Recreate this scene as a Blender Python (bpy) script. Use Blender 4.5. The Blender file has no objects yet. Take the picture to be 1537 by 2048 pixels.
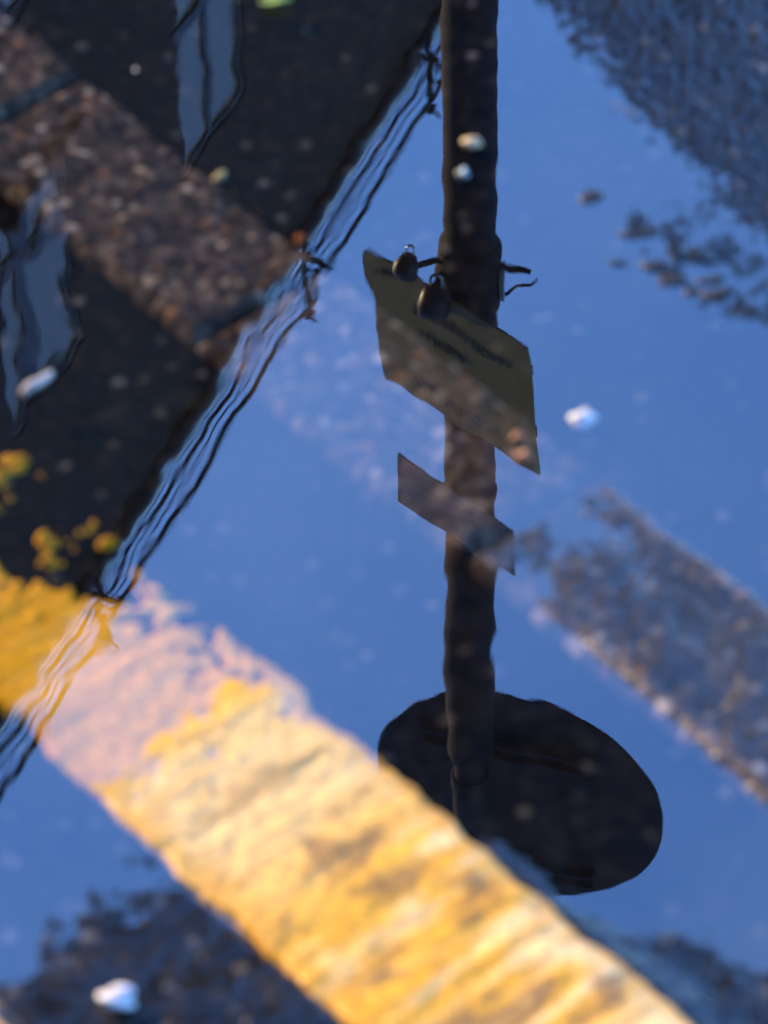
import bpy, bmesh, math, random
import numpy as np
from mathutils import Vector, Matrix

# ------------------------------------------------------------------ camera, sky, sun, exposure
scene = bpy.context.scene
COL = scene.collection
R = math.radians

CAM_H, PITCH = 1.7, 45.5
cam_data = bpy.data.cameras.new("camera")
cam = bpy.data.objects.new("camera", cam_data)
COL.objects.link(cam)
cam.location = (0, 0, CAM_H)
cam.rotation_euler = (R(90 - PITCH), 0, 0)
cam_data.sensor_fit = 'HORIZONTAL'
cam_data.sensor_width = 24.0
cam_data.lens = 24.0 * 7500 / 1537
cam_data.clip_start = 0.05
cam_data.clip_end = 2000
cam_data.dof.use_dof = True
cam_data.dof.focus_distance = 7.0
cam_data.dof.aperture_fstop = 9.0
scene.camera = cam

SUN_DIR = Vector((-0.75, 0.66, 0)).normalized()
SUN_EL = R(18)
s_vec = Vector((SUN_DIR.x * math.cos(SUN_EL), SUN_DIR.y * math.cos(SUN_EL), math.sin(SUN_EL)))
world = bpy.data.worlds.new("World")
scene.world = world
world.use_nodes = True
wn = world.node_tree.nodes
sky = wn.new('ShaderNodeTexSky')
sky.sky_type = 'NISHITA'
sky.sun_disc = False
sky.sun_elevation = SUN_EL
sky.sun_rotation = math.atan2(SUN_DIR.x, SUN_DIR.y)
sky.air_density = 1.0
sky.dust_density = 0.15
sky.ozone_density = 4.0
bg = wn['Background']
bg.inputs['Strength'].default_value = 0.13
tint = wn.new('ShaderNodeMix'); tint.data_type = 'RGBA'; tint.blend_type = 'MULTIPLY'
tint.inputs['Factor'].default_value = 1.0
tint.inputs[7].default_value = (0.70, 1.0, 1.40, 1)        # cold evening sky
world.node_tree.links.new(sky.outputs[0], tint.inputs[6])
# a thin high veil, uneven over the whole sky
wtc = wn.new('ShaderNodeTexCoord')
vn = wn.new('ShaderNodeTexNoise')
vn.inputs['Scale'].default_value = 3.2
vn.inputs['Detail'].default_value = 5
vn.inputs['Roughness'].default_value = 0.55
veil = wn.new('ShaderNodeMix'); veil.data_type = 'RGBA'; veil.blend_type = 'MIX'
veil.inputs[7].default_value = (3.3, 4.5, 7.0, 1)
vm = wn.new('ShaderNodeMapRange')
vm.inputs['From Min'].default_value = 0.42; vm.inputs['From Max'].default_value = 0.72
vm.inputs['To Min'].default_value = 0.0; vm.inputs['To Max'].default_value = 0.18
wl = world.node_tree.links
wl.new(wtc.outputs['Generated'], vn.inputs['Vector'])
wl.new(vn.outputs['Fac'], vm.inputs['Value'])
wl.new(vm.outputs['Result'], veil.inputs['Factor'])
wl.new(tint.outputs[2], veil.inputs[6])
wl.new(veil.outputs[2], bg.inputs['Color'])

sun_data = bpy.data.lights.new("sun", 'SUN')
sun_data.energy = 2.5
sun_data.angle = R(0.5)
sun_data.color = (1.0, 0.70, 0.36)
sun = bpy.data.objects.new("sun", sun_data)
COL.objects.link(sun)
sun.rotation_mode = 'QUATERNION'
sun.rotation_quaternion = s_vec.to_track_quat('Z', 'Y')
sun.location = (-6, 6, 6)

vs = scene.view_settings
vs.view_transform = 'Standard'
vs.look = 'None'
vs.exposure = 2.5
vs.gamma = 1.0
vs.use_curve_mapping = False
scene.cycles.use_denoising = True
scene.cycles.max_bounces = 8
scene.cycles.transparent_max_bounces = 12

rng = np.random.default_rng(7)
random.seed(7)

# ------------------------------------------------------------------ helpers
def tag(o, label=None, cat=None, group=None, kind=None):
    if label: o["label"] = label
    if cat: o["category"] = cat
    if group: o["group"] = group
    if kind: o["kind"] = kind
    return o

def empty(name, loc=(0, 0, 0), rot=(0, 0, 0)):
    o = bpy.data.objects.new(name, None)
    o.empty_display_size = 0.1
    COL.objects.link(o)
    o.location = loc
    o.rotation_euler = rot
    return o

def link_mesh(name, me, mat, parent=None, loc=(0, 0, 0), rot=(0, 0, 0), smooth=False):
    o = bpy.data.objects.new(name, me)
    COL.objects.link(o)
    if mat and not me.materials: me.materials.append(mat)
    if parent: o.parent = parent
    o.location = loc
    o.rotation_euler = rot
    if smooth:
        me.polygons.foreach_set('use_smooth', np.ones(len(me.polygons), dtype=bool))
    return o

def bm_obj(name, bm, mat, parent=None, loc=(0, 0, 0), rot=(0, 0, 0), smooth=False):
    me = bpy.data.meshes.new(name)
    bmesh.ops.recalc_face_normals(bm, faces=bm.faces)
    bm.to_mesh(me)
    bm.free()
    return link_mesh(name, me, mat, parent, loc, rot, smooth)

def add_box(bm, cx, cy, cz, sx, sy, sz, bevel=0.0):
    m = Matrix.Translation((cx, cy, cz)) @ Matrix.Diagonal((sx, sy, sz, 1))
    r = bmesh.ops.create_cube(bm, size=1.0, matrix=m)
    if bevel:
        es = list({e for v in r['verts'] for e in v.link_edges})
        bmesh.ops.bevel(bm, geom=es, offset=bevel, segments=2, affect='EDGES', profile=0.6)

def add_tube(bm, pts, rad, seg=12, caps=True):
    pts = [Vector(p) for p in pts]
    rads = rad if isinstance(rad, (list, tuple)) else [rad] * len(pts)
    rings = []
    up = Vector((0, 0, 1))
    for i, p in enumerate(pts):
        d = (pts[min(i + 1, len(pts) - 1)] - pts[max(i - 1, 0)]).normalized()
        a = up if abs(d.dot(up)) < 0.95 else Vector((1, 0, 0))
        x = d.cross(a).normalized()
        y = d.cross(x).normalized()
        rings.append([bm.verts.new(p + rads[i] * (math.cos(t) * x + math.sin(t) * y))
                      for t in [2 * math.pi * k / seg for k in range(seg)]])
    for i in range(len(rings) - 1):
        for k in range(seg):
            bm.faces.new((rings[i][k], rings[i][(k + 1) % seg], rings[i + 1][(k + 1) % seg], rings[i + 1][k]))
    if caps:
        bm.faces.new(rings[0][::-1])
        bm.faces.new(rings[-1])

def add_lathe(bm, prof, seg=24, mat=None):
    """prof: (radius, height) pairs about the local z axis, open ends get closed."""
    mat = mat or Matrix.Identity(4)
    rings = [[bm.verts.new(mat @ Vector((r * math.cos(2 * math.pi * k / seg), r * math.sin(2 * math.pi * k / seg), z)))
              for k in range(seg)] for r, z in prof]
    for i in range(len(rings) - 1):
        for k in range(seg):
            bm.faces.new((rings[i][k], rings[i][(k + 1) % seg], rings[i + 1][(k + 1) % seg], rings[i + 1][k]))
    bm.faces.new(rings[0][::-1])
    bm.faces.new(rings[-1])

# ---- numpy noise
def _hash(i, j, s):
    h = (i.astype(np.int64) * 374761393 + j.astype(np.int64) * 668265263 + s * 974711) & 0xFFFFFFFF
    h = ((h ^ (h >> 13)) * 1274126177) & 0xFFFFFFFF
    h = ((h ^ (h >> 16)) * 2246822519) & 0xFFFFFFFF
    h = h ^ (h >> 15)
    return (h & 0xFFFFFF) / float(0x1000000)

def vnoise(x, y, s):
    i, j = np.floor(x), np.floor(y)
    fx, fy = x - i, y - j
    fx = fx * fx * (3 - 2 * fx)
    fy = fy * fy * (3 - 2 * fy)
    a, b = _hash(i, j, s), _hash(i + 1, j, s)
    c, d = _hash(i, j + 1, s), _hash(i + 1, j + 1, s)
    return (a * (1 - fx) + b * fx) * (1 - fy) + (c * (1 - fx) + d * fx) * fy

def fbm(x, y, s, octv=4):
    t, a, n = 0, 0.5, 0
    for o in range(octv):
        t = t + a * vnoise(x * 2 ** o, y * 2 ** o, s + o * 17)
        n += a
        a *= 0.5
    return t / n

def stones(x, y, cell, s):
    """rounded stones packed on a jittered grid: returns dome height 0..1 and an id 0..1 for the nearest stone"""
    gx, gy = x / cell, y / cell
    i0, j0 = np.floor(gx), np.floor(gy)
    best = np.full(x.shape, -1.0)
    ident = np.zeros(x.shape)
    for di in (-1, 0, 1):
        for dj in (-1, 0, 1):
            i, j = i0 + di, j0 + dj
            cx = i + 0.15 + 0.7 * _hash(i, j, s)
            cy = j + 0.15 + 0.7 * _hash(i, j, s + 1)
            rr = 0.45 + 0.40 * _hash(i, j, s + 2)
            d2 = ((gx - cx) ** 2 + (gy - cy) ** 2) / rr ** 2
            hh = np.where(d2 < 1, np.sqrt(np.clip(1 - d2, 0, 1)) * (0.5 + 0.5 * _hash(i, j, s + 4)), -0.2 * np.minimum(d2 - 1, 1))
            m = hh > best
            best = np.where(m, hh, best)
            ident = np.where(m, _hash(i, j, s + 3), ident)
    return np.clip(best, 0, 1), ident

def smooth(a, b, x):
    t = np.clip((x - a) / (b - a), 0, 1)
    return t * t * (3 - 2 * t)

# ---- street coordinates: u runs along the kerb, v across it
UX, UY = 0.6494, -0.7604
ANG = math.atan2(UY, UX)
def to_uv(x, y): return UX * x + UY * y, -UY * x + UX * y
def to_xy(u, v): return UX * u - UY * v, UY * u + UX * v
K0, K1 = 1.100, 1.215           # kerb
L0, L1 = 0.801, 0.951           # inner yellow line
M0, M1 = 0.520, 0.664           # outer yellow line

def macro(u, v):
    """large shape of the street surface, metres; the puddle's level is 0"""
    zs = np.clip(0.022 * (u + 1.15), -0.016, 0.012)
    road = zs - 0.0006 + np.clip(u + 1.13, 0, 0.3) * 0.05
    gut = zs - 0.0066 + np.clip(u + 0.95, 0, 0.3) * 0.03 - 0.036 * np.clip(v - 0.964, 0, 0.15)
    z = road + (gut - road) * smooth(L1 - 0.03, L1 + 0.03, v)
    vc = 1.418 + np.clip((-1.275 - u) * 0.26, -0.2, 0.12)
    foot = np.clip((v - vc - 0.012) * 0.030, -0.012, 0.02)
    z = z + (foot - z) * smooth(K0, K1 + 0.01, v)
    x, y = to_xy(u, v)
    r = np.hypot(x, (y - 1.72) * 0.85)
    z = z + 0.05 * smooth(0.70, 1.5, r)
    return z

# ------------------------------------------------------------------ materials
def new_mat(name):
    m = bpy.data.materials.new(name)
    m.use_nodes = True
    nt = m.node_tree
    return m, nt, nt.nodes['Principled BSDF']

def plain(name, col, rough=0.6, metal=0.0, ior=1.5, noise=0.0, scale=20.0, bump=0.0):
    m, nt, p = new_mat(name)
    p.inputs['Roughness'].default_value = rough
    p.inputs['Metallic'].default_value = metal
    p.inputs['IOR'].default_value = ior
    p.inputs['Base Color'].default_value = (*col, 1)
    if noise or bump:
        tc = nt.nodes.new('ShaderNodeTexCoord')
        n = nt.nodes.new('ShaderNodeTexNoise')
        n.inputs['Scale'].default_value = scale
        n.inputs['Detail'].default_value = 6
        nt.links.new(tc.outputs['Object'], n.inputs['Vector'])
        if noise:
            r = nt.nodes.new('ShaderNodeValToRGB')
            r.color_ramp.elements[0].position = 0.3
            r.color_ramp.elements[1].position = 0.7
            r.color_ramp.elements[0].color = (*[c * (1 - noise) for c in col], 1)
            r.color_ramp.elements[1].color = (*[min(1, c * (1 + noise)) for c in col], 1)
            nt.links.new(n.outputs['Fac'], r.inputs['Fac'])
            nt.links.new(r.outputs['Color'], p.inputs['Base Color'])
        if bump:
            b = nt.nodes.new('ShaderNodeBump')
            b.inputs['Distance'].default_value = bump
            nt.links.new(n.outputs['Fac'], b.inputs['Height'])
            nt.links.new(b.outputs['Normal'], p.inputs['Normal'])
    return m

def vcol(name, rough, ior=1.5, bump=0.0, bscale=600.0, rnoise=0.0):
    m, nt, p = new_mat(name)
    a = nt.nodes.new('ShaderNodeAttribute')
    a.attribute_name = 'Col'
    nt.links.new(a.outputs['Color'], p.inputs['Base Color'])
    p.inputs['Roughness'].default_value = rough
    p.inputs['IOR'].default_value = ior
    tc = nt.nodes.new('ShaderNodeTexCoord')
    # under water the stone's own gloss all but vanishes (its index is close to the water's)
    ge = nt.nodes.new('ShaderNodeNewGeometry')
    sx = nt.nodes.new('ShaderNodeSeparateXYZ')
    nt.links.new(ge.outputs['Position'], sx.inputs[0])
    mw = nt.nodes.new('ShaderNodeMapRange')
    mw.inputs['From Min'].default_value = -0.0004; mw.inputs['From Max'].default_value = 0.0002
    mw.inputs['To Min'].default_value = 0.02; mw.inputs['To Max'].default_value = 0.5
    nt.links.new(sx.outputs['Z'], mw.inputs['Value'])
    nt.links.new(mw.outputs['Result'], p.inputs['Specular IOR Level'])
    if bump:
        n = nt.nodes.new('ShaderNodeTexNoise')
        n.inputs['Scale'].default_value = bscale
        n.inputs['Detail'].default_value = 4
        nt.links.new(tc.outputs['Object'], n.inputs['Vector'])
        b = nt.nodes.new('ShaderNodeBump')
        b.inputs['Distance'].default_value = bump
        nt.links.new(n.outputs['Fac'], b.inputs['Height'])
        nt.links.new(b.outputs['Normal'], p.inputs['Normal'])
    if rnoise:
        n2 = nt.nodes.new('ShaderNodeTexNoise')
        n2.inputs['Scale'].default_value = 40
        n2.inputs['Detail'].default_value = 5
        nt.links.new(tc.outputs['Object'], n2.inputs['Vector'])
        mr = nt.nodes.new('ShaderNodeMapRange')
        mr.inputs['From Min'].default_value = 0.3
        mr.inputs['From Max'].default_value = 0.7
        mr.inputs['To Min'].default_value = rough - rnoise
        mr.inputs['To Max'].default_value = rough + rnoise
        nt.links.new(n2.outputs['Fac'], mr.inputs['Value'])
        nt.links.new(mr.outputs['Result'], p.inputs['Roughness'])
    return m

M_ASPHALT = vcol("wet_asphalt", 0.22, 1.5, 0.00012, 900, 0.08)
M_KERB = vcol("exposed_aggregate_concrete", 0.34, 1.65, 0.0002, 900, 0.1)
M_PAINT = vcol("worn_yellow_paint", 0.40, 1.45, 0.0004, 700, 0.1)
M_PEBBLE = vcol("pebble_stone", 0.5, 1.45, 0.0003, 900)
M_POLE = plain("black_painted_steel", (0.008, 0.007, 0.007), 0.75, 0, 1.3, 0.35, 9, 0.0006)
M_BACK = plain("grey_black_sign_back", (0.026, 0.023, 0.023), 0.7, 0, 1.45, 0.25, 12)
M_STEEL = plain("galvanised_steel", (0.45, 0.46, 0.48), 0.35, 0.9, 1.5, 0.2, 30)
M_LAMP = plain("dark_lamp_housing", (0.030, 0.025, 0.034), 0.5, 0, 1.45, 0.2, 40)
M_NOTICE = plain("yellow_sign_face", (0.25, 0.195, 0.018), 0.6, 0, 1.45, 0.10, 6)
M_INK = plain("black_lettering", (0.05, 0.05, 0.03), 0.6)
M_PLATE = plain("weathered_grey_plate", (0.36, 0.31, 0.29), 0.6, 0, 1.45, 0.45, 22)
M_CABLE = plain("black_cable_sheath", (0.012, 0.012, 0.014), 0.6)
M_WALL = plain("dark_brown_render", (0.042, 0.024, 0.016), 0.9, 0, 1.4, 0.30, 1.4, 0.004)
M_COPING = plain("grey_coping", (0.16, 0.17, 0.19), 0.5, 0.0, 1.5, 0.15, 3)
M_GUTTER = plain("zinc_gutter", (0.62, 0.65, 0.70), 0.28, 0.9, 1.5, 0.15, 3)
M_FRAME = plain("dark_window_frame", (0.05, 0.05, 0.055), 0.5)
M_ROOF = plain("roof_felt", (0.05, 0.05, 0.055), 0.9, 0, 1.4, 0.2, 2)
M_LEAF = plain("green_leaf", (0.22, 0.30, 0.05), 0.45, 0, 1.45, 0.3, 120)
M_TWIG = plain("pale_dry_twig", (0.42, 0.36, 0.30), 0.8, 0, 1.4, 0.3, 150)

def glass_mat():
    m, nt, p = new_mat("window_glass")
    p.inputs['Base Color'].default_value = (0.30, 0.22, 0.155, 1)
    p.inputs['Roughness'].default_value = 0.03
    p.inputs['IOR'].default_value = 2.0
    return m
M_GLASS = glass_mat()

def water_mat(ior=2.3):
    m = bpy.data.materials.new("still_water_surface")
    m.use_nodes = True
    nt = m.node_tree
    nt.nodes.clear()
    N = nt.nodes.new
    L = nt.links.new
    out = N('ShaderNodeOutputMaterial')
    geo = N('ShaderNodeNewGeometry')
    tc = N('ShaderNodeTexCoord')
    def ripple(scale, amp, detail, stretch=(1, 1, 1)):
        mp = N('ShaderNodeMapping')
        mp.inputs['Scale'].default_value = stretch
        mp.inputs['Rotation'].default_value = (0, 0, R(25))
        L(tc.outputs['Object'], mp.inputs['Vector'])
        n = N('ShaderNodeTexNoise')
        n.inputs['Scale'].default_value = scale
        n.inputs['Detail'].default_value = detail
        n.inputs['Roughness'].default_value = 0.55
        L(mp.outputs['Vector'], n.inputs['Vector'])
        s = N('ShaderNodeVectorMath'); s.operation = 'SUBTRACT'
        s.inputs[1].default_value = (0.5, 0.5, 0.5)
        L(n.outputs['Color'], s.inputs[0])
        k = N('ShaderNodeVectorMath'); k.operation = 'MULTIPLY'
        k.inputs[1].default_value = (amp, amp, 0)
        L(s.outputs[0], k.inputs[0])
        return k.outputs[0]
    a = ripple(13.0, RIP_A, 1.0)
    b = ripple(40.0, RIP_B, 2.6, (1.0, 0.65, 1))
    # the finer ripples come and go across the puddle
    g = N('ShaderNodeTexNoise'); g.inputs['Scale'].default_value = 5.0
    L(tc.outputs['Object'], g.inputs['Vector'])
    gm = N('ShaderNodeMapRange')
    gm.inputs['From Min'].default_value = 0.35; gm.inputs['From Max'].default_value = 0.65
    gm.inputs['To Min'].default_value = 0.25; gm.inputs['To Max'].default_value = 1.6
    L(g.outputs['Fac'], gm.inputs['Value'])
    sp = N('ShaderNodeSeparateXYZ'); L(tc.outputs['Object'], sp.inputs[0])
    sl = N('ShaderNodeMapRange')          # a draught ruffles the side towards the building
    sl.inputs['From Min'].default_value = -0.16; sl.inputs['From Max'].default_value = 0.02
    sl.inputs['To Min'].default_value = 2.1; sl.inputs['To Max'].default_value = 0.75
    L(sp.outputs['X'], sl.inputs['Value'])
    mm = N('ShaderNodeMath'); mm.operation = 'MULTIPLY'
    L(gm.outputs['Result'], mm.inputs[0]); L(sl.outputs['Result'], mm.inputs[1])
    sb = N('ShaderNodeVectorMath'); sb.operation = 'SCALE'
    L(b, sb.inputs[0]); L(mm.outputs[0], sb.inputs['Scale'])
    ad = N('ShaderNodeVectorMath'); ad.operation = 'ADD'
    L(a, ad.inputs[0]); L(sb.outputs[0], ad.inputs[1])
    ad2 = N('ShaderNodeVectorMath'); ad2.operation = 'ADD'
    L(ad.outputs[0], ad2.inputs[0]); L(geo.outputs['Normal'], ad2.inputs[1])
    nm = N('ShaderNodeVectorMath'); nm.operation = 'NORMALIZE'
    L(ad2.outputs[0], nm.inputs[0])
    r0 = ((ior - 1) / (ior + 1)) ** 2      # Schlick, the same from above and from below
    dp = N('ShaderNodeVectorMath'); dp.operation = 'DOT_PRODUCT'
    L(geo.outputs['Incoming'], dp.inputs[0]); L(nm.outputs[0], dp.inputs[1])
    def mth(op, a, b=None):
        q = N('ShaderNodeMath'); q.operation = op; q.use_clamp = op in ('SUBTRACT', 'ADD')
        for i_, v_ in enumerate((a, b)):
            if v_ is None: continue
            if isinstance(v_, (int, float)): q.inputs[i_].default_value = v_
            else: L(v_, q.inputs[i_])
        return q.outputs[0]
    fr = mth('ADD', mth('MULTIPLY', mth('POWER', mth('SUBTRACT', 1.0, mth('ABSOLUTE', dp.outputs['Value'])), 5.0), 1 - r0), r0)
    gl = N('ShaderNodeBsdfGlossy'); gl.inputs['Roughness'].default_value = 0.0
    gl.inputs['Color'].default_value = (0.97, 0.98, 1.0, 1)
    L(nm.outputs[0], gl.inputs['Normal'])
    tr = N('ShaderNodeBsdfTransparent'); tr.inputs['Color'].default_value = (0.93, 0.90, 0.84, 1)
    mx = N('ShaderNodeMixShader')
    L(fr, mx.inputs[0]); L(tr.outputs[0], mx.inputs[1]); L(gl.outputs[0], mx.inputs[2])
    L(mx.outputs[0], out.inputs['Surface'])
    return m
RIP_A, RIP_B = 0.0014, 0.0048
M_WATER = water_mat()

# ------------------------------------------------------------------ ground
def axis(lo, hi, step, far, grow=1.22):
    a = list(np.arange(lo, hi + step * 0.5, step))
    s, p = step, a[-1]
    while p < far:
        s *= grow; p += s; a.append(p)
    s, p = step, a[0]
    pre = []
    while p > -far:
        s *= grow; p -= s; pre.append(p)
    return np.array(pre[::-1] + a)

def grid_mesh(name, X, Y, Z, C):
    nr, nc = X.shape
    me = bpy.data.meshes.new(name)
    me.vertices.add(nr * nc)
    me.vertices.foreach_set('co', np.stack([X, Y, Z], -1).astype(np.float32).ravel())
    idx = np.arange(nr * nc).reshape(nr, nc)
    q = np.stack([idx[:-1, :-1], idx[:-1, 1:], idx[1:, 1:], idx[1:, :-1]], -1).reshape(-1, 4)
    me.loops.add(q.size)
    me.loops.foreach_set('vertex_index', q.ravel().astype(np.int32))
    me.polygons.add(len(q))
    me.polygons.foreach_set('loop_start', np.arange(0, q.size, 4, dtype=np.int32))
    me.polygons.foreach_set('loop_total', np.full(len(q), 4, dtype=np.int32))
    me.polygons.foreach_set('use_smooth', np.ones(len(q), dtype=bool))
    ca = me.color_attributes.new('Col', 'FLOAT_COLOR', 'POINT')
    ca.data.foreach_set('color', np.concatenate([C, np.ones(C.shape[:-1] + (1,))], -1).astype(np.float32).ravel())
    me.update()
    me.validate()
    return me

def palette(ident, cols):
    """cols: (upper limit of id, colour)"""
    out = np.zeros(ident.shape + (3,))
    lo = 0.0
    for hi, c in cols:
        m = (ident >= lo) & (ident < hi)
        k = 0.75 + 0.5 * ((ident - lo) / max(hi - lo, 1e-6))
        out[m] = np.array(c) * k[m][:, None]
        lo = hi
    return out

AS_COLS = [(0.45, (0.0050, 0.0042, 0.0040)), (0.75, (0.0070, 0.0058, 0.0052)), (0.93, (0.010, 0.0085, 0.0078)),
           (0.98, (0.016, 0.014, 0.013)), (0.996, (0.05, 0.047, 0.04)), (1.01, (0.12, 0.11, 0.10))]
xs = axis(-0.345, 0.345, 0.0017, 300)
ys = axis(1.21, 2.27, 0.0018, 300) 
gx, gy = np.meshgrid(xs, ys)
gu, gv = to_uv(gx, gy)
near = 1 - smooth(0.6, 1.3, np.hypot(gx, gy - 1.72))
h1, id1 = stones(gx, gy, 0.0066, 11)
h2, id2 = stones(gx, gy, 0.0042, 23)
lump = fbm(gx * 28, gy * 28, 5, 3) - 0.5
gz = macro(gu, gv) + near * (0.0013 * h1 + 0.0004 * h2 + (0.006 - 0.004 * smooth(K0, K1, gv)) * lump - 0.0012)
# broken patch of surfacing just under the water near the footway
pu, pv = to_uv(0.205, 1.905)
patch = np.exp(-(((gu - pu) / 0.06) ** 2 + ((gv - pv) / 0.030) ** 2))
gz += near * patch * 0.0050 * np.clip(fbm(gx * 70, gy * 70, 44, 3) * 2.6 - 0.75, -0.4, 1)
for a_, b_ in ((L0, L1), (M0, M1)):       # the painted strips are bedded into the surfacing
    gz -= near * 0.0034 * smooth(a_ - 0.004, a_ + 0.006, gv) * (1 - smooth(b_ - 0.006, b_ + 0.004, gv))
in_k = (gv > K0 + 0.002) & (gv < K1 - 0.002)
gz = np.where(in_k, gz - 0.05, gz)
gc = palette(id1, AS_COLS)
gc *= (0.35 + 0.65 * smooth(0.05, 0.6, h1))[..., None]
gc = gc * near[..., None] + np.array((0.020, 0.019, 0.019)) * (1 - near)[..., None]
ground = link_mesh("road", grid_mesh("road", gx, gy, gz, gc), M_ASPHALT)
tag(ground, kind="structure")

# ------------------------------------------------------------------ puddle
bm = bmesh.new()
vsx = []
for k in range(48):
    t = 2 * math.pi * k / 48
    rr = 1.45 * (1 + 0.05 * math.sin(3 * t + 1) + 0.04 * math.sin(5 * t))
    vsx.append(bm.verts.new((rr * math.cos(t), 1.72 + rr * math.sin(t), 0)))
bm.faces.new(vsx)
puddle = bm_obj("puddle", bm, M_WATER)
tag(puddle, kind="structure")

# ------------------------------------------------------------------ kerb stones
KERB_COLS = [(0.34, (0.026, 0.020, 0.017)), (0.66, (0.052, 0.040, 0.035)), (0.86, (0.080, 0.062, 0.053)),
             (0.94, (0.13, 0.105, 0.09)), (0.962, (0.22, 0.19, 0.14)), (0.975, (0.15, 0.075, 0.035)), (1.01, (0.30, 0.27, 0.23))]
kerb = empty("kerb", (*to_xy(-1.35, (K0 + K1) / 2), -0.06))
tag(kerb, "row of brown exposed-aggregate kerb stones crossing the puddle beside the yellow line", "kerb")
joints = [-1.757 + 0.274 * k for k in range(-41, 50)]
def kerb_stone(u0, u1, fine):
    gap = 0.003
    a, b = u0 + gap, u1 - gap
    st = 0.0017 if fine else 0.016
    us = np.linspace(a, b, max(6, int((b - a) / st)))
    vv = np.linspace(K0, K1, max(6, int((K1 - K0) / st)))
    U, V = np.meshgrid(us, vv)
    d = np.minimum(np.minimum(U - a, b - U), np.minimum(V - K0, K1 - V))
    wob = 0.006 * (fbm(U * 60, V * 60, 91, 3) - 0.3)
    edge = 0.006 * (1 - np.sqrt(np.clip(1 - (1 - np.clip((d - wob) / 0.008, 0, 1)) ** 2, 0, 1)))
    hh, ii = stones(U, V, 0.0062, 31)
    h3, i3 = stones(U, V, 0.0030, 57)
    tilt = 0.0006 * math.sin(u0 * 40)
    zs = np.clip(0.026 * (U + 1.15), -0.010, 0.012) - 0.0005
    x, y = to_xy(U, V)
    zs = zs + 0.05 * smooth(0.70, 1.5, np.hypot(x, (y - 1.72) * 0.85))
    Z = zs + tilt - edge + 0.0013 * hh + 0.0004 * h3 + 0.005 * (fbm(U * 35, V * 35, 12, 3) - 0.5)
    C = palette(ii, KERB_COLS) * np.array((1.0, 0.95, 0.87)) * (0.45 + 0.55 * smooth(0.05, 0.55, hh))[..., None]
    if u0 > -1.5: C = C * (np.array((0.30, 0.36, 0.46)) + np.array((0.75, 0.68, 0.62)) * (1 - smooth(0.004, 0.022, np.minimum(V - K0, K1 - V)))[..., None] if u0 > -1.25 else np.array((0.9, 0.9, 0.92)))       # colour darkened and cooled to offset the sun above water, rims paler
    # side skirts
    def pad(A, fn):
        return np.pad(A, 1, mode='edge') if fn is None else fn(np.pad(A, 1, mode='edge'))
    U2, V2, Z2 = np.pad(U, 1, mode='edge'), np.pad(V, 1, mode='edge'), np.pad(Z, 1, mode='edge')
    for s in (np.s_[0, :], np.s_[-1, :], np.s_[:, 0], np.s_[:, -1]):
        Z2[s] = -0.058
    C2 = np.pad(C, ((1, 1), (1, 1), (0, 0)), mode='edge')
    x, y = to_xy(U2, V2)
    ox, oy = to_xy((a + b) / 2, (K0 + K1) / 2)
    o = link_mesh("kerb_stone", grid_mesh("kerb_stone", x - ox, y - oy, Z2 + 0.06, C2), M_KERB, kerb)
    o.location = Vector((ox, oy, -0.06)) - kerb.location
    return o
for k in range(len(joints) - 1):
    kerb_stone(joints[k], joints[k + 1], -2.1 < joints[k] < -0.6)

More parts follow.
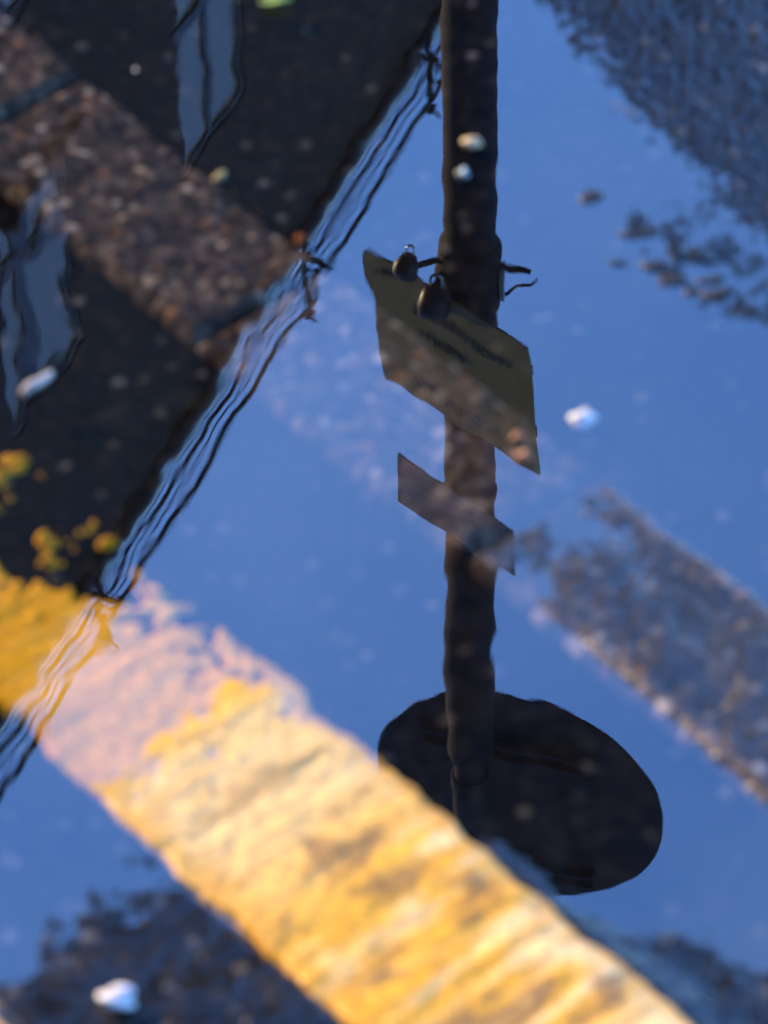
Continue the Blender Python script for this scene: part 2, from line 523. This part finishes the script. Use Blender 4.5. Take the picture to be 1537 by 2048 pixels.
# ------------------------------------------------------------------ double yellow line
def yellow_line(name, v0, v1, seed, label, wear_in):
    us = axis(-1.95, -0.62, 0.0018, 16.0, 1.25)
    us = us[(us > -13) & (us < 12)]
    vv = np.linspace(v0, v1, int((v1 - v0) / 0.0018))
    U, V = np.meshgrid(us, vv)
    d = np.minimum(V - v0, v1 - V)
    rag = 0.016 * (fbm(U * 30, V * 30, seed, 4) - 0.42)
    on = smooth(0.0, 0.003, d - rag)
    across = (V - v0) / (v1 - v0)
    # wear: heaviest on the kerb side further up the puddle
    w = fbm(U * 45, V * 45, seed + 3, 4) + 0.9 * (fbm(U * 170, V * 110, seed + 5, 3) - 0.5)
    q_ = smooth(-1.30, -1.42, U)
    tq = np.clip((across - (0.30 - 0.18 * q_)) / (0.65 - 0.17 * q_), 0, 1)
    lim = 1.35 - wear_in * smooth(-1.10, -1.32, U) * (0.12 + 0.88 * tq * tq * (3 - 2 * tq)) * (1.03 - 0.03 * q_)
    on = on * (1 - smooth(lim - 0.16, lim, w))
    h1, _ = stones(U, V, 0.0085, 11)
    x, y = to_xy(U, V)
    base = macro(U, V)
    # thermoplastic levels out the stones below it
    Z = base - 0.0070 + on * (0.0080 + 0.0004 * smooth(-1.08, -1.22, U) + 0.0010 * h1 + 0.0035 * (fbm(U * 30, V * 30, seed + 8, 4) - 0.5)
                              + 0.0016 * (fbm(U * 110, V * 22, seed + 9, 2) - 0.5))
    st = fbm(U * 120, V * 13, seed + 20, 3)
    cr = fbm(U * 17 + 3, V * 17, seed + 21, 4)
    dk = fbm(U * 60, V * 40, seed + 22, 4)
    yel = np.array((0.72, 0.37, 0.014)) * (1 + 0.18 * smooth(-1.14, -1.24, U))[..., None]; cream = np.array((0.82, 0.58, 0.25)); brown = np.array((0.24, 0.13, 0.035))
    kc = smooth(0.46, 0.66, cr * 0.5 + st * 0.5 )[..., None] * (1 - 0.85 * smooth(-1.12, -1.24, U))[..., None]
    band = smooth(-1.02, -1.14, U) * (1 - smooth(-1.18, -1.225, U)) * (0.55 + 0.45 * st)
    kc = np.maximum(kc, 0.95 * band[..., None])
    kb = (0.8 * smooth(0.52, 0.66, dk * 0.7 + (1 - st) * 0.3) * (1 - 0.7 * smooth(-1.08, -1.18, U)))[..., None]
    C = yel * (1 - kc) + cream * kc
    C = C * (1 - kb) + brown * kb
    hg, _ = stones(U, V, 0.0046, 71)
    grit = vnoise(U * 430, V * 430, seed + 33)
    C = C * ((0.60 + 0.32 * hg) * (0.80 + 0.40 * grit))[..., None]
    e = smooth(0.016 + 0.010 * (across < 0.5), 0.002, d - rag)[..., None]
    C = C * (1 - 0.7 * e) + np.array((0.50, 0.24, 0.008)) * 0.7 * e
    ox, oy = to_xy(-1.3, (v0 + v1) / 2)
    o = link_mesh(name, grid_mesh(name, x - ox, y - oy, Z + 0.01, C), M_PAINT, None, (ox, oy, -0.01))
    tag(o, label, "road marking", "double yellow lines")
    return o
yellow_line("yellow_line", L0, L1, 301, "broad worn yellow line running through the puddle below the round sign's reflection", 1.0)
yellow_line("yellow_line", M0, M1, 411, "second yellow line showing only at the bottom left corner", 0.3)

# ------------------------------------------------------------------ loose stones, leaf, twig
def surf_z(x, y):
    u, v = to_uv(np.array([x]), np.array([y]))
    return float(macro(u, v)[0])

def pebble(name, x, y, sx, sy, sz, col, label, cat, group, z=None, seed=0, rough=1.0):
    rg = np.random.default_rng(seed + int(x * 9000) % 997 + int(y * 7000) % 991)
    bm = bmesh.new()
    bmesh.ops.create_icosphere(bm, subdivisions=3, radius=1.0)
    f = rg.uniform(1.2, 2.4, (4, 3)); ph = rg.uniform(0, 6.28, 4)
    cols = []
    for v in bm.verts:
        n = sum(0.10 * rough * math.sin(float(np.dot(f[k], v.co)) * 1.6 + ph[k]) for k in range(4))
        v.co *= 1 + n
        v.co = Vector((v.co.x * sx, v.co.y * sy, v.co.z * sz + sz))
        cols.append(1 + 2.0 * n)
    me = bpy.data.meshes.new(name)
    bm.to_mesh(me); bm.free()
    ca = me.color_attributes.new('Col', 'FLOAT_COLOR', 'POINT')
    c = np.array([[*(np.array(col) * k), 1.0] for k in cols], dtype=np.float32)
    ca.data.foreach_set('color', c.ravel())
    zz = surf_z(x, y) - sz * 0.25 if z is None else z
    o = link_mesh(name, me, M_PEBBLE, None, (x, y, zz), (0, 0, rg.uniform(0, 6.28) if abs(sx - sy) < 0.002 else 0.1), True)
    tag(o, label, cat, group)
    return o

WHITE, TAN, RUST, DARK, OLIVE = (0.52, 0.51, 0.50), (0.45, 0.33, 0.17), (0.18, 0.07, 0.025), (0.005, 0.005, 0.007), (0.45, 0.38, 0.18)
pebble("pebble", 0.130, 1.757, 0.0090, 0.0075, 0.006, WHITE, "white pebble standing out of the blue water right of the yellow sign", "pebble", None)
pebble("pebble", -0.150, 1.279, 0.0105, 0.0075, 0.006, WHITE, "white pebble on dark wet asphalt at the bottom left", "pebble", None)
pebble("pebble", 0.062, 2.036, 0.0075, 0.0055, 0.004, TAN, "tan stone chip lying under the dark reflection of the pole", "pebble", None)
pebble("pebble", -0.178, 2.128, 0.0055, 0.0048, 0.0035, (0.72, 0.68, 0.58), "cream pebble on the upper edge of the brown kerb", "pebble", None, z=-0.016)
pebble("pebble", -0.115, 2.010, 0.0060, 0.0050, 0.0042, OLIVE, "olive pebble on the kerb edge below the upper window's reflection", "pebble", None, z=-0.014)
pebble("pebble", 0.087, 1.738, 0.0052, 0.0040, 0.0035, RUST, "upper rust-coloured pebble showing through the yellow sign's lower corner", "pebble", None, z=-0.003)
pebble("pebble", 0.090, 1.720, 0.0056, 0.0044, 0.0035, RUST, "lower rust-coloured pebble showing through the yellow sign's lower corner", "pebble", None, z=-0.003)
pebble("pebble", -0.057, 1.940, 0.0060, 0.0045, 0.0035, RUST, "rust-coloured pebble on the kerb beside the roofline's reflection", "pebble", None, z=-0.011)
pebble("pebble", 0.055, 2.004, 0.0040, 0.0036, 0.003, (0.40, 0.46, 0.42), "small grey-green pebble under the pole's reflection", "pebble", None)
lumps = [(1183, 395, .0055), (1286, 466, .0066), (1240, 525, .0052), (1310, 532, .0060), (1348, 560, .0062),
         (1392, 520, .0058), (1425, 560, .0062), (1440, 588, .0058), (1385, 585, .005)]
lump_words = ["lone one nearest the pole, above the cluster", "long one at the cluster's upper left end", "small one furthest left in the cluster",
              "rounded one in the middle left of the cluster", "broad one in the middle of the cluster", "upper one at the cluster's right end",
              "rightmost one of the cluster", "lowest one at the cluster's right end", "low one right of the cluster's middle"]
_phi = R(PITCH)
def ground_point(px, py):
    x, y = (px - 768.5) / 7500, (py - 1024) / 7500
    t = CAM_H / (math.sin(_phi) + y * math.cos(_phi))
    return x * t, (math.cos(_phi) - y * math.sin(_phi)) * t
for k, (px, py, s) in enumerate(lumps):
    x, y = ground_point(px, py)
    pebble("asphalt_lump", x, y, s * (1.7 + 0.5 * math.sin(k * 2.1)), s * (1.05 + 0.3 * math.cos(k * 1.7)), 0.0027, DARK, "dark asphalt lump in the puddle, " + lump_words[k],
           "asphalt lump", "broken asphalt lumps in the puddle", z=-0.0040, seed=k, rough=1.5)

def leaf(x, y, z, rz, L, W):
    n, m = 14, 5
    vs_, fs = [], []
    for i in range(n + 1):
        t = i / n
        w = W * (math.sin(math.pi * t ** 0.8) ** 0.9) * 0.5 + 0.0002
        for j in range(m):
            s = (j / (m - 1)) * 2 - 1
            vs_.append((L * (t - 0.5), s * w, 0.0012 + 0.0022 * abs(s) + 0.002 * math.sin(t * 3)))
    for i in range(n):
        for j in range(m - 1):
            a = i * m + j
            fs.append((a, a + 1, a + m + 1, a + m))
    me = bpy.data.meshes.new("leaf")
    me.from_pydata(vs_, [], fs)
    o = link_mesh("leaf", me, M_LEAF, None, (x, y, z), (0, 0, rz), True)
    sm = o.modifiers.new("thickness", 'SOLIDIFY'); sm.thickness = 0.0006
    return o
lx, ly = ground_point(552, 10)
tag(leaf(lx, ly, 0.0005, 0.15, 0.024, 0.012), "small yellow-green leaf floating at the top edge of the puddle", "leaf")

tx, ty = ground_point(74, 768)
bm = bmesh.new()
add_tube(bm, [(-0.013, -0.001, 0), (-0.005, 0.0006, 0.0008), (0.004, -0.0004, 0.0004), (0.013, 0.0008, 0.001)], [0.0022, 0.0030, 0.0027, 0.0018], 10)
tag(bm_obj("twig", bm, M_TWIG, None, (tx, ty, 0.0008), (0, 0, R(42)), True), "short pale twig floating over the left window's reflection", "twig")

# ------------------------------------------------------------------ sign post (seen mirrored in the water)
PX, PY = 0.1055, 4.8
post = empty("sign_post", (PX, PY, 0.0), (0, R(0.945), 0))
post.location.z = surf_z(PX, PY)
Z0 = post.location.z
tag(post, "black steel sign post with a round sign, a yellow notice and a small plate", "sign post")
bm = bmesh.new()
add_lathe(bm, [(0.075, -0.05), (0.075, 0.02), (0.062, 0.05), (0.0455, 0.07), (0.0455, 3.84 - Z0), (0.044, 3.848 - Z0), (0.034, 3.865 - Z0), (0.0315, 3.88 - Z0), (0.0315, 4.62 - Z0), (0.026, 4.64 - Z0)], 32)
bm_obj("pole", bm, M_POLE, post, smooth=True).data.polygons.foreach_get
def px_at(z): return 0.0  # pole axis in local space

# round sign: its back faces the viewer
rs = R(-18)
disc = empty("round_sign"); disc.parent = post
disc.location = (0.100, 0.075, 4.073 - Z0); disc.rotation_euler = (0, 0, rs)
bm = bmesh.new()
rot = Matrix.Rotation(R(90), 4, 'X')
add_lathe(bm, [(0.296, -0.0025), (0.300, -0.0015), (0.300, 0.0015), (0.296, 0.0025)], 96, rot)
bm_obj("disc", bm, M_BACK, disc)
def rail(zc, x0, x1):
    bm = bmesh.new()
    add_box(bm, (x0 + x1) / 2, -0.014, zc, x1 - x0, 0.022, 0.006)
    add_box(bm, (x0 + x1) / 2, -0.014, zc + 0.034, x1 - x0, 0.022, 0.006)
    add_box(bm, (x0 + x1) / 2, -0.006, zc + 0.017, x1 - x0 + .001, 0.006, 0.044)
    bm_obj("rail", bm, M_BACK, disc)
rail(-0.165, -0.20, 0.165)
rail(0.185, -0.18, 0.165)
for zc in (-0.148, 0.202):
    bm = bmesh.new()
    add_lathe(bm, [(0.036, -0.018), (0.038, -0.016), (0.038, 0.016), (0.036, 0.018)], 28)
    bm_obj("sign_clip", bm, M_POLE, post, (0, 0, 4.073 - Z0 + zc))

# yellow notice, facing the street
ys_ = R(-43)
notice = empty("notice_sign"); notice.parent = post
notice.location = (0.121 - PX - 0.0165 * 2.737, 4.726 - PY, 2.737 - Z0); notice.rotation_euler = (R(-6.7), 0, ys_)
def panel(bm, w, h, t, rad, jit=0.0):
    pts = []
    for cx, cz, a0 in ((w/2-rad, h/2-rad, 0), (-w/2+rad, h/2-rad, 90), (-w/2+rad, -h/2+rad, 180), (w/2-rad, -h/2+rad, 270)):
        for k in range(5):
            a = R(a0 + k * 22.5)
            pts.append((cx + rad * math.cos(a), cz + rad * math.sin(a)))
    f = [bm.verts.new((x, -t / 2, z)) for x, z in pts]
    b = [bm.verts.new((x, t / 2, z)) for x, z in pts]
    bm.faces.new(f); bm.faces.new(b[::-1])
    for k in range(len(pts)):
        q = (k + 1) % len(pts)
        bm.faces.new((f[k], b[k], b[q], f[q]))
bm = bmesh.new()
panel(bm, 0.372, 0.337, 0.004, 0.003)
bm_obj("panel", bm, M_NOTICE, notice)

def lettering(txt, size, x, z, parent, mat, y=-0.0032, align='CENTER', bold=0.0, name="lettering"):
    c = bpy.data.curves.new(name, 'FONT')
    c.body = txt; c.size = size; c.align_x = align; c.extrude = 0.0006; c.offset = bold
    t = bpy.data.objects.new(name, c)
    COL.objects.link(t)
    bpy.context.view_layer.update()
    me = bpy.data.meshes.new_from_object(t)
    bpy.data.objects.remove(t); bpy.data.curves.remove(c)
    o = link_mesh(name, me, mat, parent, (x, y, z), (R(90), 0, 0))
    return o
lettering("WARNING", 0.036, -0.03, 0.112, notice, M_INK)
lettering("24 HOUR", 0.024, -0.02, -0.040, notice, M_INK)
lettering("IN OPERATION", 0.030, 0.02, -0.098, notice, M_INK)
lettering("Under", 0.024, -0.130, -0.142, notice, M_INK)
for zc in (-0.08, 0.08):
    bm = bmesh.new()
    add_box(bm, 0.03, 0.012, zc, 0.28, 0.018, 0.03)
    bm_obj("rail", bm, M_POLE, notice)
    bm = bmesh.new()
    add_lathe(bm, [(0.047, -0.015), (0.049, -0.013), (0.049, 0.013), (0.047, 0.015)], 28)
    bm_obj("sign_clip", bm, M_POLE, post, (0, 0, 2.7455 - Z0 + zc))

# small grey plate above the notice
plate = empty("small_plate"); plate.parent = post
plate.location = (-0.027, -0.062, 3.134 - Z0); plate.rotation_euler = (0, R(-2), R(-42))
bm = bmesh.new()
nx, nz, t = 24, 8, 0.003
W, H = 0.278, 0.122
grid = {}
for side in (0, 1):
    for i in range(nx + 1):
        for j in range(nz + 1):
            a, b = i / nx - 0.5, j / nz - 0.5
            bend = 0.001 * math.cos(a * 3.0) * (1 - abs(b)) + 0.002 * max(0, abs(a) - 0.36) * 4 * (1 if b * a < 0 else 0.3)
            grid[side, i, j] = bm.verts.new((a * W, -bend + side * t, b * H))
for i in range(nx):
    for j in range(nz):
        bm.faces.new([grid[0, *q] for q in ((i, j), (i + 1, j), (i + 1, j + 1), (i, j + 1))])
        bm.faces.new([grid[1, *q] for q in ((i, j + 1), (i + 1, j + 1), (i + 1, j), (i, j))])
rim = [(i, 0) for i in range(nx)] + [(nx, j) for j in range(nz)] + [(i, nz) for i in range(nx, 0, -1)] + [(0, j) for j in range(nz, 0, -1)]
for k in range(len(rim)):
    p, q = rim[k], rim[(k + 1) % len(rim)]
    bm.faces.new((grid[0, *p], grid[0, *q], grid[1, *q], grid[1, *p]))
bm_obj("plate", bm, M_PLATE, plate)
bm = bmesh.new()
add_lathe(bm, [(0.047, -0.012), (0.049, -0.010), (0.049, 0.010), (0.047, 0.012)], 28)
bm_obj("sign_clip", bm, M_POLE, post, (0, 0, 3.134 - Z0))

# bracket below the notice with two lamp heads
brk = empty("lamp_bracket"); brk.parent = post
brk.location = (0, 0, 2.60 - Z0)
bm = bmesh.new()
add_lathe(bm, [(0.0465, -0.075), (0.054, -0.066), (0.054, 0.066), (0.0465, 0.075)], 32)
bm_obj("clamp", bm, M_POLE, brk, smooth=False)
bm = bmesh.new()
add_tube(bm, [(-0.04, -0.01, -0.045), (-0.07, -0.03, -0.050), (-0.10, -0.055, -0.058)], 0.0058, 10)
add_tube(bm, [(-0.035, -0.03, -0.040), (-0.055, -0.06, -0.03), (-0.06, -0.085, -0.03)], 0.0058, 10)
bm_obj("arm", bm, M_POLE, brk, smooth=True)
def lamp(x, y, z, s):
    lp = empty("lamp_head"); lp.parent = brk; lp.location = (x, y, z); lp.rotation_euler = (R(12), R(-10), 0)
    h = empty
    bm = bmesh.new()
    add_lathe(bm, [(0.012 * s, -0.030 * s), (0.024 * s, -0.026 * s), (0.031 * s, -0.008 * s), (0.033 * s, 0.012 * s), (0.027 * s, 0.030 * s), (0.014 * s, 0.038 * s)], 20)
    lm = bm_obj("housing", bm, M_LAMP, lp, smooth=True)
    bm = bmesh.new()
    pts = [(0.011 * math.cos(a) * s, 0, (-0.046 + 0.012 * math.sin(a)) * s) for a in [math.pi + math.pi * k / 8 for k in range(9)]]
    pts = [(-0.011 * s, 0, -0.018 * s)] + pts + [(0.011 * s, 0, -0.018 * s)]
    add_tube(bm, pts, 0.0032 * s, 8)
    bm_obj("wire_loop", bm, M_STEEL, lp, smooth=True)
lamp(-0.108, -0.060, -0.068, 0.72)
lamp(-0.060, -0.088, -0.020, 0.85)
bm = bmesh.new()
add_box(bm, 0.056, -0.012, 0.012, 0.010, 0.02, 0.072, 0.002)
bm_obj("hinge_plate", bm, M_STEEL, brk)
bm = bmesh.new()
add_tube(bm, [(0.05, -0.01, -0.022), (0.075, -0.012, -0.019), (0.102, -0.014, -0.014)], [0.006, 0.0052, 0.004], 8)
bm_obj("bolt", bm, M_POLE, brk)
bm = bmesh.new()
add_tube(bm, [(0.05, -0.012, 0.044), (0.066, -0.014, 0.034), (0.08, -0.016, 0.012), (0.092, -0.018, 0.008), (0.104, -0.02, 0.006), (0.114, -0.022, -0.004)], [0.004, 0.0032, 0.0028, 0.0028, 0.0026, 0.0022], 8)
bm_obj("cable_tie_tail", bm, M_CABLE, brk, smooth=True)

# ------------------------------------------------------------------ buildings
REV, WH = 0.09, 1.72
def shared(name, build):
    bm = bmesh.new(); build(bm)
    me = bpy.data.meshes.new(name); bmesh.ops.recalc_face_normals(bm, faces=bm.faces); bm.to_mesh(me); bm.free()
    return me
def frame_mesh(w, m0, m1):
    def f(bm):
        add_box(bm, 0.025, 0, WH / 2, 0.05, 0.06, WH - .004)
        add_box(bm, w - 0.025, 0, WH / 2, 0.05, 0.06, WH - .004)
        add_box(bm, w / 2, 0, 0.03, w - 0.1, 0.058, 0.06)
        add_box(bm, w / 2, 0, WH - 0.03, w - 0.1, 0.058, 0.06)
        add_box(bm, w / 2, -0.004, 0.565, w - 0.1, 0.066, 0.11)
        add_box(bm, (m0 + m1) / 2, 0.002, WH / 2, m1 - m0, 0.056, WH - 0.12)
    return shared("frame", f)
def pane_mesh(w, h):
    return shared("pane", lambda bm: add_box(bm, w / 2, 0, h / 2, w, 0.012, h))
made = {}

def building(label, loc, ang, S0, S1, DEPTH, ZT, cols_, mulls, heads):
    """local x runs along the facade, local -y points out to the street"""
    bld = empty("building", loc, (0, 0, ang))
    tag(bld, label, "building")
    xsb = sorted({S0, S1, *[q for a, b in cols_ for q in (a, b)]})
    zsb = sorted({-0.1, ZT, *[q for h in heads for q in (h - WH, h)]})
    bm = bmesh.new()
    vcache = {}
    def bv(x, y, z):
        k = (round(x, 4), round(y, 4), round(z, 4))
        if k not in vcache: vcache[k] = bm.verts.new(k)
        return vcache[k]
    opset = {(round(a, 4), round(h - WH, 4)) for a, b in cols_ for h in heads}
    for i in range(len(xsb) - 1):
        for j in range(len(zsb) - 1):
            x0, x1, z0, z1 = xsb[i], xsb[i + 1], zsb[j], zsb[j + 1]
            if (round(x0, 4), round(z0, 4)) in opset:
                bm.faces.new((bv(x0, 0, z0), bv(x0, REV, z0), bv(x0, REV, z1), bv(x0, 0, z1)))
                bm.faces.new((bv(x1, 0, z0), bv(x1, 0, z1), bv(x1, REV, z1), bv(x1, REV, z0)))
                bm.faces.new((bv(x0, 0, z0), bv(x1, 0, z0), bv(x1, REV, z0), bv(x0, REV, z0)))
                bm.faces.new((bv(x0, 0, z1), bv(x0, REV, z1), bv(x1, REV, z1), bv(x1, 0, z1)))
                bm.faces.new((bv(x0, REV, z0), bv(x1, REV, z0), bv(x1, REV, z1), bv(x0, REV, z1)))
            else:
                bm.faces.new((bv(x0, 0, z0), bv(x1, 0, z0), bv(x1, 0, z1), bv(x0, 0, z1)))
    for xa in (S0, S1):
        bm.faces.new([bm.verts.new(p) for p in ((xa, 0, -0.1), (xa, DEPTH, -0.1), (xa, DEPTH, ZT), (xa, 0, ZT))])
    bm.faces.new([bm.verts.new(p) for p in ((S0, DEPTH, -0.1), (S1, DEPTH, -0.1), (S1, DEPTH, ZT), (S0, DEPTH, ZT))])
    me = bpy.data.meshes.new("wall"); bm.to_mesh(me); bm.free()
    link_mesh("wall", me, M_WALL, bld)
    bm = bmesh.new()
    add_box(bm, (S0 + S1) / 2, DEPTH / 2, ZT - 0.10, S1 - S0 - 0.1, DEPTH - 0.1, 0.12)
    bm_obj("roof", bm, M_ROOF, bld)
    bm = bmesh.new()
    add_box(bm, (S0 + S1) / 2, 0.10, ZT + 0.025, S1 - S0 + 0.1, 0.30, 0.05, 0.006)
    bm_obj("coping", bm, M_COPING, bld)
    for (a, b), (m0, m1) in zip(cols_, mulls):
        w = b - a
        for h in heads:
            key = (round(w, 3), m0)
            if key not in made:
                made[key] = (frame_mesh(w, m0, m1),
                             [(pane_mesh(x1 - x0, z1 - z0), x0, z0) for x0, x1 in ((0.05, m0), (m1, w - 0.05)) for z0, z1 in ((0.06, 0.51), (0.62, WH - 0.06))],
                             shared("sill", lambda q: add_box(q, w / 2, -0.10, -0.03, w + 0.12, 0.14, 0.05)))
            win = empty("window"); win.parent = bld; win.location = (a, 0.050, h - WH)
            fm, pm, sm = made[key]
            link_mesh("frame", fm, M_FRAME, win)
            for me_, x0, z0 in pm:
                link_mesh("pane", me_, M_GLASS, win, (x0, 0, z0))
            link_mesh("sill", sm, M_WALL, win)
    return bld

BX, BY, BA = -2.355, 15.647, R(68.18)
S0, S1 = -4.0, 16.0
bld = building("tall dark brown rendered building on the left with small grey-blue windows", (BX, BY, 0), BA, S0, S1, 8.0, 16.0,
               [(-2.14, -1.19), (0.382, 1.336), (2.863, 3.885), (5.38, 6.40)],
               ((0.25, 0.42), (0.26, 0.42), (0.49, 0.56), (0.49, 0.56)), [13.97, 11.17, 8.37, 5.57])
# unseen terrace added across the street, blocks sky light from behind the viewer
ox, oy = to_xy(-1.0, -7.0)
building("unseen dark terrace added across the road behind the viewer to shade the signs", (ox, oy, 0), R(180) + ANG, -24, 24, 8.0, 13.0,
         [(x, x + 1.02) for x in np.arange(-21.0, 22.0, 7.0).tolist()], ((0.49, 0.56),) * 7, [11.2, 8.0, 4.8])

# two cables along the roof edge on iron brackets
brs = [1.02, 4.45, 6.85, -2.6, 10.0]
cable_pts = lambda off, z: [(s, -off + 0.006 * math.sin(s * 5), z - 0.025 * math.sin(math.pi * ((s * 0.9) % 1.0))) for s in np.arange(S0, S1 + 0.1, 0.25)]
bm = bmesh.new()
NG = 10
prof = [(0.055 * math.cos(math.pi + math.pi * k / NG), 0.055 * math.sin(math.pi + math.pi * k / NG)) for k in range(NG + 1)]
prof += [(0.050 * math.cos(-math.pi * k / NG), 0.050 * math.sin(-math.pi * k / NG)) for k in range(NG + 1)]
ga = [bm.verts.new((S0, -0.062 + y, 15.88 + z)) for y, z in prof]
gb = [bm.verts.new((S1, -0.062 + y, 15.88 + z)) for y, z in prof]
for k in range(len(prof)):
    q = (k + 1) % len(prof)
    bm.faces.new((ga[k], ga[q], gb[q], gb[k]))
bm.faces.new(ga[::-1]); bm.faces.new(gb)
bm_obj("gutter", bm, M_GUTTER, bld)
for off, z, rad, lab in ((0.145, 15.95, 0.020, "inner thick black cable slung along the dark building's roof edge"),
                         (0.195, 15.98, 0.008, "thin middle wire slung along the dark building's roof edge"),
                         (0.265, 16.0, 0.022, "outer thick black cable slung along the dark building's roof edge")):
    bm = bmesh.new()
    add_tube(bm, cable_pts(off, z), rad, 8)
    o = bm_obj("roof_cable", bm, M_CABLE, None, (BX, BY, 0), (0, 0, BA), True)
    tag(o, lab, "cable", "cables along the roof edge")
for k, s in enumerate(brs):
    br = empty("cable_bracket"); br.parent = bld; br.location = (s, 0, 15.9)
    bm = bmesh.new()
    add_box(bm, 0, -0.16, 0.05, 0.055, 0.03, 0.74)
    bm_obj("strut", bm, M_POLE, br)
    bm = bmesh.new()
    add_box(bm, 0, -0.17, -0.04, 0.04, 0.36, 0.04)
    bm_obj("arm", bm, M_POLE, br)
    bm = bmesh.new()
    add_tube(bm, [(0.0, -0.35, -0.03), (0.0, -0.17, 0.14)], 0.014, 8)
    bm_obj("brace", bm, M_POLE, br)
    bm = bmesh.new()
    add_box(bm, 0.0, -0.17, 0.40, 0.09, 0.05, 0.05)
    add_tube(bm, [(0.0, -0.17, 0.40), (0.05, -0.22, 0.52)], 0.012, 8)
    bm_obj("insulator", bm, M_POLE, br)
